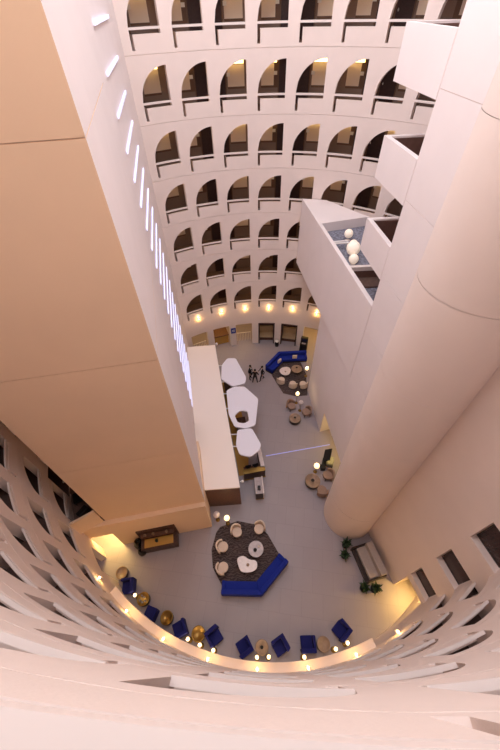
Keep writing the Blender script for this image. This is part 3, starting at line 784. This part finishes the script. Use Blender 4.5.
# ---- credenza against the plinth
cw = Vector((-5.56, -.89)).normalized(); rzc = math.atan2(cw.y, cw.x)+PI
cx_, cy_ = -6.95, -5.93
e = empty('display_credenza', (cx_, cy_, 0), rzc, label='dark wooden display credenza with gold top against the left plinth', cat='cabinet')
m1 = MB(); m1.prism([(-1.1, -.42), (1.1, -.42), (1.1, .30), (-1.1, .30)], .05, .75, bev=.015); m1.build('body', [M['darkwood']], e)
m1 = MB(); m1.box((0, .36, 1.0), (2.3, .1, 1.7)); m1.build('back_panel', [M['darkwood']], e)
m1 = MB(); m1.box((0, -.08, .77), (1.75, .5, .04), bev=.01); m1.build('gold_top', [M['goldpanel']], e)
m1 = MB(); m1.box((0, .2, 1.3), (2.0, .22, .05)); m1.build('shelf', [M['walnut']], e)
for s in (-.7, -.2, .6):
    a = Vector((cx_, cy_)) + Vector((math.cos(rzc), math.sin(rzc)))*s + Vector((-math.sin(rzc), math.cos(rzc)))*.2
    m1 = MB(); m1.lathe([(0, 0), (.06, 0), (.09, .12), (.04, .22), (.05, .26), (0, .26)], n=14)
    o = m1.build('vase', [M['bronze']], loc=(a.x, a.y, 1.325)); tag(o, 'small tan vase on the credenza shelf, %s' % {-.7: 'leftmost', -.2: 'in the middle', .6: 'rightmost'}[s], 'vase', 'vases on the credenza shelf')
plant((-7.05, -6.02, .79), .35, 'small dark plant standing on the gold top of the credenza', n=14, seed=8)
for o in bpy.data.objects:
    if o.get('label') == 'small dark plant standing on the gold top of the credenza': o.scale = (.4, .4, .5)
for i, (x, y, s_) in enumerate(((-8.25, -6.0, 1.3), (-8.0, -6.45, 1.0))):
    m1 = MB(); m1.lathe([(0, 0), (.14, 0), (.25, .2), (.24, .45), (.12, .62), (.14, .68), (.1, .68), (.08, .6), (0, .5)], n=24)
    o = m1.build('floor_urn', [M['blackg']], loc=(x, y, 0)); o.scale = (s_, s_, s_); tag(o, ('large' if i == 0 else 'smaller') + ' glossy black urn at the left end of the credenza', 'urn')

# ---- white canopies, reception desks
def canopy(pts, hole, lab):
    e = empty('reception_canopy', (pts[0][0], pts[0][1], 2.55), 0, label=lab, cat='canopy')
    o = (pts[0][0], pts[0][1]); m1 = MB(); z0, z1 = -.0, .12
    pl = [(p[0]-o[0], p[1]-o[1]) for p in pts]
    # rounded corners
    out = []
    for i in range(len(pl)):
        p0, p1, p2 = Vector(pl[i-1]), Vector(pl[i]), Vector(pl[(i+1) % len(pl)])
        a = p1+(p0-p1).normalized()*.18; b = p1+(p2-p1).normalized()*.18
        for t in (0, .25, .5, .75, 1): out.append(tuple((1-t)**2*a+2*t*(1-t)*p1+t*t*b))
    if hole:
        hc, hr = (hole[0]-o[0], hole[1]-o[1]), hole[2]; n = len(out)
        outer = [Vector(p) for p in out]; c = Vector(hc)
        inner = [c+(p-c).normalized()*hr for p in outer]
        for i in range(n):
            j = (i+1) % n
            m1.face([(*outer[i], z1), (*outer[j], z1), (*inner[j], z1), (*inner[i], z1)]); m1.face([(*outer[i], z0), (*outer[j], z0), (*inner[j], z0), (*inner[i], z0)])
            m1.face([(*outer[i], z0), (*outer[j], z0), (*outer[j], z1), (*outer[i], z1)]); m1.face([(*inner[i], z0), (*inner[j], z0), (*inner[j], z1), (*inner[i], z1)])
    else: m1.prism(out, z0, z1)
    m1.build('canopy_panel', [M['canopy']], e)
    return e, o
def bar(e, o, y):
    x0 = -2.09-(y+1.98)*.1653; m1 = MB(); m1.box(((x0+x0+1.0)/2-o[0]-.2, y-o[1], -.03), (1.0, .07, .05)); m1.build('support_bar', [M['steel']], e)
def post(e, o, x, y):
    m1 = MB(); m1.tube([(x-o[0], y-o[1], -2.55), (x-o[0], y-o[1], 0)], .035, 10); m1.build('support_post', [M['steel']], e)
c1, o1 = canopy([(-3.3, 6.9), (-2.85, 7.68), (-2.15, 7.65), (-1.3, 5.5), (-1.4, 4.85), (-2.4, 4.6), (-3.3, 5.4)], None, 'white faceted canopy panel furthest from the camera, by the standing people')
c2, o2 = canopy([(-2.85, 4.2), (-2.3, 4.55), (-1.45, 4.55), (-.42, 3.3), (-.72, .95), (-1.4, .72), (-2.2, .9), (-2.65, 2.0)], (-1.62, 1.72, .56), 'large white faceted canopy panel with a round hole, middle of three')
c3, o3 = canopy([(-2.0, .62), (-.98, .72), (-.38, -.6), (-.52, -1.02), (-1.15, -1.5), (-1.85, -1.3), (-2.1, -.55)], None, 'white faceted canopy panel nearest the camera, over the gold edged desk')
for y in (7.0, 5.2): bar(c1, o1, y)
for y in (4.0, 2.6): bar(c2, o2, y)
for y in (.35, -.6): bar(c3, o3, y)
for c_, o_, x, y in ((c1, o1, -2.2, 6.0), (c2, o2, -1.3, 3.0), (c3, o3, -1.2, -.2)): post(c_, o_, x, y)
def desk(loc, rz, L, W, lab, cat='desk', h=1.0, seed=0):
    e = empty('reception_desk', loc, rz, label=lab, cat=cat)
    m1 = MB(); m1.box((0, 0, h/2+.05), (W, L, h-.1), bev=.01); m1.build('body', [M['leg']], e)
    m1 = MB(); m1.box((0, 0, .04), (W+.05, L+.05, .08)); m1.build('gold_plinth', [M['gold']], e)
    return e
m1 = MB(); m1.prism([(-2.0, -1.6), (-1.3, -1.5), (-1.3, 1.5), (-1.9, 4.5), (-2.4, 7.4), (-3.55, 7.4)], 0.001, .012); struct(m1.build('floor_reception', [M['goldpanel']]))
# desk under the near canopy: an L open at the back
e = empty('reception_desk', (-1.0, -1.05, 0), .16, label='dark reception desk with gold trim and white edge under the nearest canopy', cat='desk')
m1 = MB(); m1.box((0, -.62, .55), (1.5, .3, .95)); m1.box((.62, .15, .55), (.26, 1.4, .95)); m1.build('body', [M['darkwood']], e)
m1 = MB(); m1.box((0, -.64, .04), (1.56, .36, .08)); m1.box((0, -.64, 1.06), (1.52, .34, .05)); m1.build('gold_trim', [M['gold']], e)
m1 = MB(); m1.box((.63, .18, 1.06), (.28, 1.45, .05)); m1.build('white_counter', [M['marble']], e)
m1 = MB(); m1.box((-.1, -.3, .72), (1.2, .36, .04)); m1.build('work_surface', [M['walnut']], e)
for i, x in enumerate((-1.32, -.82)):
    e = empty('desk_monitor', (x, -1.36+.1*i, .74), .16, label='black monitor on the near reception desk, %s' % ('left' if i == 0 else 'right'), cat='monitor', group='monitors on the near desk')
    m1 = MB(); m1.box((0, 0, .27), (.42, .04, .3)); m1.build('display', [M['black']], e)
    m1 = MB(); m1.box((0, 0, .01), (.2, .16, .02)); m1.box((0, .01, .08), (.04, .03, .14)); m1.build('stand', [M['black']], e)
# middle and far desks (partly under the canopies)
for (x, y, lb) in ((-1.75, 1.9, 'dark reception desk with tan counter seen through the round hole of the middle canopy'), (-2.8, 6.1, 'dark reception desk under the furthest canopy')):
    e = empty('reception_desk', (x, y, 0), .16, label=lb, cat='desk')
    m1 = MB(); m1.box((0, 0, .5), (.7, 1.7, .9)); m1.build('body', [M['goldpanel']], e)
    m1 = MB(); m1.box((0, 0, .98), (.8, 1.8, .06)); m1.build('counter', [M['darkwood']], e)
e = empty('desk_flowers', (-1.55, 1.75, 1.01), 0, label='pale flower arrangement seen through the hole of the middle canopy', cat='flowers')
m1 = MB(); m1.lathe([(0, 0), (.08, 0), (.1, .2), (0, .2)], n=16); m1.build('vase', [M['black']], e)
m1 = MB(); rnd = random.Random(4)
for i in range(12): m1.sphere((rnd.uniform(-.12, .12), rnd.uniform(-.16, .16), .28+rnd.uniform(0, .12)), .06, 8)
m1.build('blossoms', [M['cream']], e)
# small podium
e = empty('host_podium', (-.62, -2.75, 0), .06, label='small dark podium with stone top, gold foot and white side edge, standing alone', cat='podium')
m1 = MB(); m1.box((-.03, 0, .5), (.5, 1.15, .88)); m1.build('body', [M['leg']], e)
m1 = MB(); m1.box((0, 0, .04), (.56, 1.2, .08)); m1.build('gold_foot', [M['gold']], e)
m1 = MB(); m1.box((-.03, 0, .96), (.5, 1.15, .05)); m1.build('stone_top', [M['stone']], e)
m1 = MB(); m1.box((.26, 0, .7), (.07, 1.2, .75)); m1.build('white_side', [M['marble']], e)
m1 = MB(); m1.box((0, 0, .05), (.2, .3, .1), bev=.01); o = m1.build('card_terminal', [M['black']], loc=(-.62, -2.95, .985)); tag(o, 'small black card terminal on the podium top', 'terminal')
# small white fixtures on the service box
for i, (x, y, z) in enumerate(((-1.68, -3.2, 2.6), (-3.8, 9.3, 2.7))):
    m1 = MB(); m1.lathe([(0, 0), (.07, .02), (.09, .16), (.05, .24), (0, .24)], n=14); m1.box((-.11, 0, .12), (.1, .05, .05)); o = m1.build('security_camera', [M['sign']], loc=(x, y, z-.0)); tag(o, 'small white camera housing at the %s corner of the service box roof' % ('near' if i == 0 else 'far'), 'camera')

# ---- near seating along the curved wall
chairs = [((129, 589), -8.45, -8.35, 200), ((149, 613), -6.95, -9.65, 150), ((181, 636), -5.25, -10.35, 205), ((212, 644), -3.3, -10.74, 160),
          ((243, 650), -1.78, -11.2, 205), ((280, 652), .12, -11.25, 155), ((308, 651), 1.55, -11.15, 180), ((343, 638), 3.4, -10.65, 150)]
for i, (_, x, y, deg) in enumerate(chairs):
    deg2 = {0: 95, 1: -20, 2: 25, 3: 215, 4: 30, 5: 120, 6: 0, 7: 40}[i]
    wing_chair((x, y, 0), math.radians(deg2), label='dark blue armchair along the near curved wall, %s from the left' % ORD[i+1], cat='armchair', group='blue armchairs under the near curved wall')
tabs = [(-8.98, -7.6, 'dark', .34), (-7.45, -8.95, 'gold', .34), (-6.0, -9.85, 'gold', .34), (-4.2, -10.6, 'gold', .36), (-.83, -11.25, 'brown', .34), (2.4, -11.2, 'brown', .34)]
for i, (x, y, c, r_) in enumerate(tabs):
    drum_table((x, y, 0), r_, .48, {'dark': M['bronze'], 'gold': M['gold'], 'brown': M['bronze']}[c], 'round %s drum table along the near curved wall, %s from the left' % ({'dark': 'brown', 'gold': 'brass', 'brown': 'tan'}[c], ORD[i+1]), 'drum tables under the near curved wall')
bowl((-.83, -11.25, .49), .08, M['black'], 'small black cup on the tan table below the near sconces')
nl = [(-8.05, -9.0), (-4.85, -11.2), (-4.12, -11.3), (-3.4, -11.55), (-1.1, -11.65), (-.5, -11.65), (1.3, -11.7), (2.95, -11.45), (3.6, -11.2)]
for i, (x, y) in enumerate(nl):
    rr = math.hypot(x, y)
    if rr > 11.8: x, y = x*11.8/rr, y*11.8/rr
    floor_lamp((x, y, 0), .75, .1, True, 'small lit globe lamp beside the blue armchairs, %s from the left' % ORD[i+1], power=6)
# clutter of glassware on the second brass table
for i, (dx, dy) in enumerate(((-.12, -.1), (.1, .05), (.02, -.18), (-.05, .14), (.17, -.12))):
    m1 = MB(); m1.lathe([(0, 0), (.04, 0), (.008, .02), (.008, .09), (.045, .13), (.05, .22), (.045, .22), (.04, .14), (0, .1)], n=14)
    o = m1.build('wine_glass', [mat('clear_glassware', (235, 232, 228), .08, trans=.6) if i == 0 else bpy.data.materials['clear_glassware']], loc=(-7.45+dx, -8.95+dy, .482))
    tag(o, 'small glass standing on the brass drum table second from the left, among five', 'glass', 'glasses on the brass table')

# ---- warm pools on the floor (downlights under the overhangs)
def spot(name, loc, tgt, power, col, size=60, blend=.4, r=.1):
    l = bpy.data.lights.new(name, 'SPOT'); l.energy = power; l.color = col; l.spot_size = math.radians(size); l.spot_blend = blend; l.shadow_soft_size = r
    o = bpy.data.objects.new(name, l); o.location = loc; COL.objects.link(o)
    d = Vector(tgt)-Vector(loc); o.rotation_euler = d.to_track_quat('-Z', 'Y').to_euler(); return o
G = (1, .68, .22)
area_light('landing_downlight', (-10.3, -5.0, 2.2), .9, 220, G, 'SQUARE')
q0 = wp(4.33, .75, 2.25); q1 = wp(4.33, -.6, 0)
spot('doorway_light', q0, q1, 1900, (1, .60, .15), 96, .7, .25)
area_light('lounge_downlight', (5.9, .4, 2.5), 1.0, 45, G, 'SQUARE')

# ---- terrace: lantern cluster and bench
LANT = ((5.05, 6.9, .42, .25), (5.09, 5.8, .34, .24), (4.85, 4.95, .56, .37), (4.77, 4.3, .3, .26))
for i, (x, y, z, r_) in enumerate(LANT):
    e = empty('globe_lantern', (x, y, ZC), 0, label='%s on the blue carpeted terrace, %s counting from the far end' % ('large pale globe lantern' if i == 2 else 'pale globe lantern', ORD[i+1]), cat='lantern', group='globe lanterns on the terrace')
    m1 = MB(); m1.sphere((0, 0, z), r_, 28); m1.build('globe', [M['lantern']], e)
    m1 = MB(); m1.tube([(0, 0, .02), (0, 0, z-r_*.95)], .02, 8); m1.build('stem', [M['steel']], e)
    m1 = MB(); m1.lathe([(0, 0), (.15, 0), (.15, .02), (0, .03)], n=20); m1.build('base', [M['steel']], e)
e = empty('low_bench', (4.42, 5.98, ZC), .08, label='low white slatted bench on the terrace beside the lanterns', cat='bench')
m1 = MB(); m1.box((0, .1, .38), (.86, .1, .05)); m1.box((0, -.1, .38), (.86, .1, .05)); m1.build('slats', [M['steel']], e)
for s in (-.36, .36):
    m1 = MB(); m1.box((s, 0, .18), (.06, .3, .35)); m1.build('leg', [M['steel']], e)

# ---- dark furniture on the left landing
for i, (x, y) in enumerate(((-10.2, -5.5), (-10.75, -4.65))):
    e = empty('black_lounge_chair', (x, y, 4.26), 1.0+i, label='black lounge chair on the left landing, %s' % ('nearer the parapet' if i == 0 else 'further from the parapet'), cat='chair', group='black chairs on the landing')
    m1 = MB(); m1.box((0, 0, .4), (.6, .6, .12), bev=.03); m1.build('seat', [M['black']], e)
    m1 = MB(); m1.box((0, -.3, .7), (.6, .08, .6), bev=.03); m1.build('backrest', [M['black']], e)
    for a, b in ((.25, .25), (-.25, .25), (.25, -.25), (-.25, -.25)):
        m1 = MB(); m1.tube([(a, b, .36), (a, b, 0)], .02, 6); m1.build('leg', [M['black']], e)

# ------------------------------------------------------------------ people
def person(loc, rz, lab, pose, m_cloth, shirt=None):
    """pose: dict of joint positions; body one skinned surface"""
    e = empty('person', loc, rz, label=lab, cat='person')
    J = {'pel': (0, 0, .93, .125), 'wai': (0, 0, 1.08, .12), 'che': (0, .01, 1.30, .145), 'nec0': (0, 0, 1.46, .075), 'nec': (0, .0, 1.52, .052),
         'hed0': (0, .015, 1.60, .075), 'hed': (0, .02, 1.68, .088), 'top': (0, .01, 1.74, .06)}
    E = [('pel', 'wai'), ('wai', 'che'), ('che', 'nec0'), ('nec0', 'nec'), ('nec', 'hed0'), ('hed0', 'hed'), ('hed', 'top')]
    for s, n in ((-1, 'l'), (1, 'r')):
        p = pose[n]
        J['hip'+n] = (s*.09, 0, .88, .095); J['kne'+n] = (*p['knee'], .06); J['ank'+n] = (*p['ankle'], .042)
        a = p['ankle']; J['hel'+n] = (a[0], a[1]+.02, .045, .042); J['toe'+n] = (a[0]+s*.02, a[1]+.17, .035, .034)
        J['sho'+n] = (s*.18, 0, 1.41, .062); J['elb'+n] = (*p['elbow'], .043); J['wri'+n] = (*p['wrist'], .028)
        E += [('pel', 'hip'+n), ('hip'+n, 'kne'+n), ('kne'+n, 'ank'+n), ('ank'+n, 'hel'+n), ('hel'+n, 'toe'+n), ('che', 'sho'+n), ('sho'+n, 'elb'+n), ('elb'+n, 'wri'+n)]
        w_ = Vector(p['wrist']); d = (w_-Vector(p['elbow'])).normalized(); sd = d.cross(Vector((0, 1, 0))); sd = sd.normalized() if sd.length > .1 else Vector((1, 0, 0))
        J['pal'+n] = (*(w_+d*.06), .028); E.append(('wri'+n, 'pal'+n))
        for q, (off, L) in enumerate(((-.03, .075), (-.01, .085), (.01, .08), (.03, .065))):
            b0 = w_+d*.09+sd*off; J['fa%d' % q+n] = (*b0, .010); J['fb%d' % q+n] = (*(b0+d*L*.6+Vector((0, .01, 0))), .009); J['fc%d' % q+n] = (*(b0+d*L+Vector((0, .03, 0))), .008)
            E += [('pal'+n, 'fa%d' % q+n), ('fa%d' % q+n, 'fb%d' % q+n), ('fb%d' % q+n, 'fc%d' % q+n)]
        t0 = w_+d*.03+Vector((0, .035, 0)); J['tha'+n] = (*t0, .011); J['thb'+n] = (*(t0+d*.05+Vector((0, .02, 0))), .009); E += [('wri'+n, 'tha'+n), ('tha'+n, 'thb'+n)]
    names = list(J); me = bpy.data.meshes.new('body'); me.from_pydata([J[k][:3] for k in names], [(names.index(a), names.index(b)) for a, b in E], [])
    o = bpy.data.objects.new('body', me); COL.objects.link(o)
    md_ = o.modifiers.new('skin', 'SKIN'); md_.use_smooth_shade = True
    for i, k in enumerate(names):
        sv = me.skin_vertices[0].data[i]; sv.radius = (J[k][3], J[k][3]); sv.use_root = (k == 'pel')
        if k in ('che', 'wai', 'pel'): sv.radius = (J[k][3]*1.15, J[k][3]*.85)
    o.modifiers.new('sub', 'SUBSURF').levels = 1; o.modifiers['sub'].render_levels = 1
    dg = bpy.context.evaluated_depsgraph_get(); ev = o.evaluated_get(dg); nm = bpy.data.meshes.new_from_object(ev)
    o.modifiers.clear(); o.data = nm; nm.name = 'body'
    nm.materials.clear(); nm.materials.append(M['skin']); nm.materials.append(m_cloth); nm.materials.append(M['black']); nm.materials.append(shirt or M['sign'])
    wr = [Vector(pose[n]['wrist']) for n in 'lr']
    for p in nm.polygons:
        c = p.center; p.use_smooth = True
        hand = any((c-q-Vector((0, .02, -.06))).length < .11 and (c-q).z < 0 for q in wr)
        if c.z > 1.50 or hand: p.material_index = 0
        elif c.z < .08: p.material_index = 2
        elif c.z > 1.2 and abs(c.x) < .045 and c.y > .05: p.material_index = 3
        else: p.material_index = 1
    o.parent = e
    m1 = MB(); m1.lathe([(0, .115), (.05, .108), (.085, .075), (.1, .02), (.098, -.02)], (0, .0, 1.685), 18)
    for s in (-1, 1): pass
    h = m1.build('hair', [M['hair']], e)
    m1 = MB()
    for s in (-1, 1): m1.sphere((s*.032, .098, 1.69), .011, 8)
    m1.build('eyes', [M['black']], e)
    m1 = MB(); m1.tube([(0, .1, 1.69), (0, .125, 1.655)], [.008, .014], 6); m1.build('nose', [M['skin']], e)
    m1 = MB(); m1.box((0, .1, 1.625), (.045, .012, .01)); m1.build('mouth', [mat('lips', (150, 90, 80), .5)], e)
    m1 = MB()
    for s in (-1, 1): m1.sphere((s*.095, .005, 1.675), .022, 8, sz=1.4)
    m1.build('ears', [M['skin']], e)
    return e
stand = {'l': dict(knee=(-.11, .01, .5), ankle=(-.12, -.02, .09), elbow=(-.27, -.04, 1.14), wrist=(-.22, .12, .95)),
         'r': dict(knee=(.11, .02, .5), ankle=(.13, 0, .09), elbow=(.27, -.04, 1.14), wrist=(.24, .05, .9))}
wide = {'l': dict(knee=(-.16, .02, .5), ankle=(-.21, 0, .09), elbow=(-.32, -.08, 1.16), wrist=(-.18, .12, 1.05)),
        'r': dict(knee=(.16, .02, .5), ankle=(.2, .02, .09), elbow=(.33, -.06, 1.16), wrist=(.2, .14, 1.05))}
walk = {'l': dict(knee=(-.1, .16, .52), ankle=(-.1, .2, .1), elbow=(-.26, -.12, 1.16), wrist=(-.25, .02, .93)),
        'r': dict(knee=(.1, -.02, .5), ankle=(.1, -.24, .12), elbow=(.26, .06, 1.16), wrist=(.24, .24, 1.0))}
person((-.95, 7.6, 0), ang(.7, -.4), 'person in a black suit standing nearest the white canopy', stand, M['suit'])
person((-.55, 7.1, 0), ang(.1, .9), 'person in a black suit standing with legs apart, seen from behind between the two others', wide, M['suit'])
person((.08, 7.45, 0), ang(-.8, -.3), 'person in black clothes stepping beside the blue sofa', walk, M['suit'])
for pn, names in {'head': ('screen', 'keypad'), 'screen_case': ('screen_glass',), 'sign_board': ('lettering',), 'window_frame': ('window_pane',), 'door_leaf': ('door_handle',), 'pot': ('foliage',), 'shade': ('bulb',), 'body': ('hair', 'eyes', 'nose', 'mouth', 'ears')}.items():
    for o in list(bpy.data.objects):
        if o.parent and o.parent.parent is None and o.name.split('.')[0] in names:
            c = [q for q in o.parent.children if q.name.split('.')[0] == pn]
            if c and c[0] is not o and c[0].type == 'MESH':
                l = o.location - c[0].location; o.parent = c[0]; o.location = l
print('OBJS', len(bpy.data.objects))
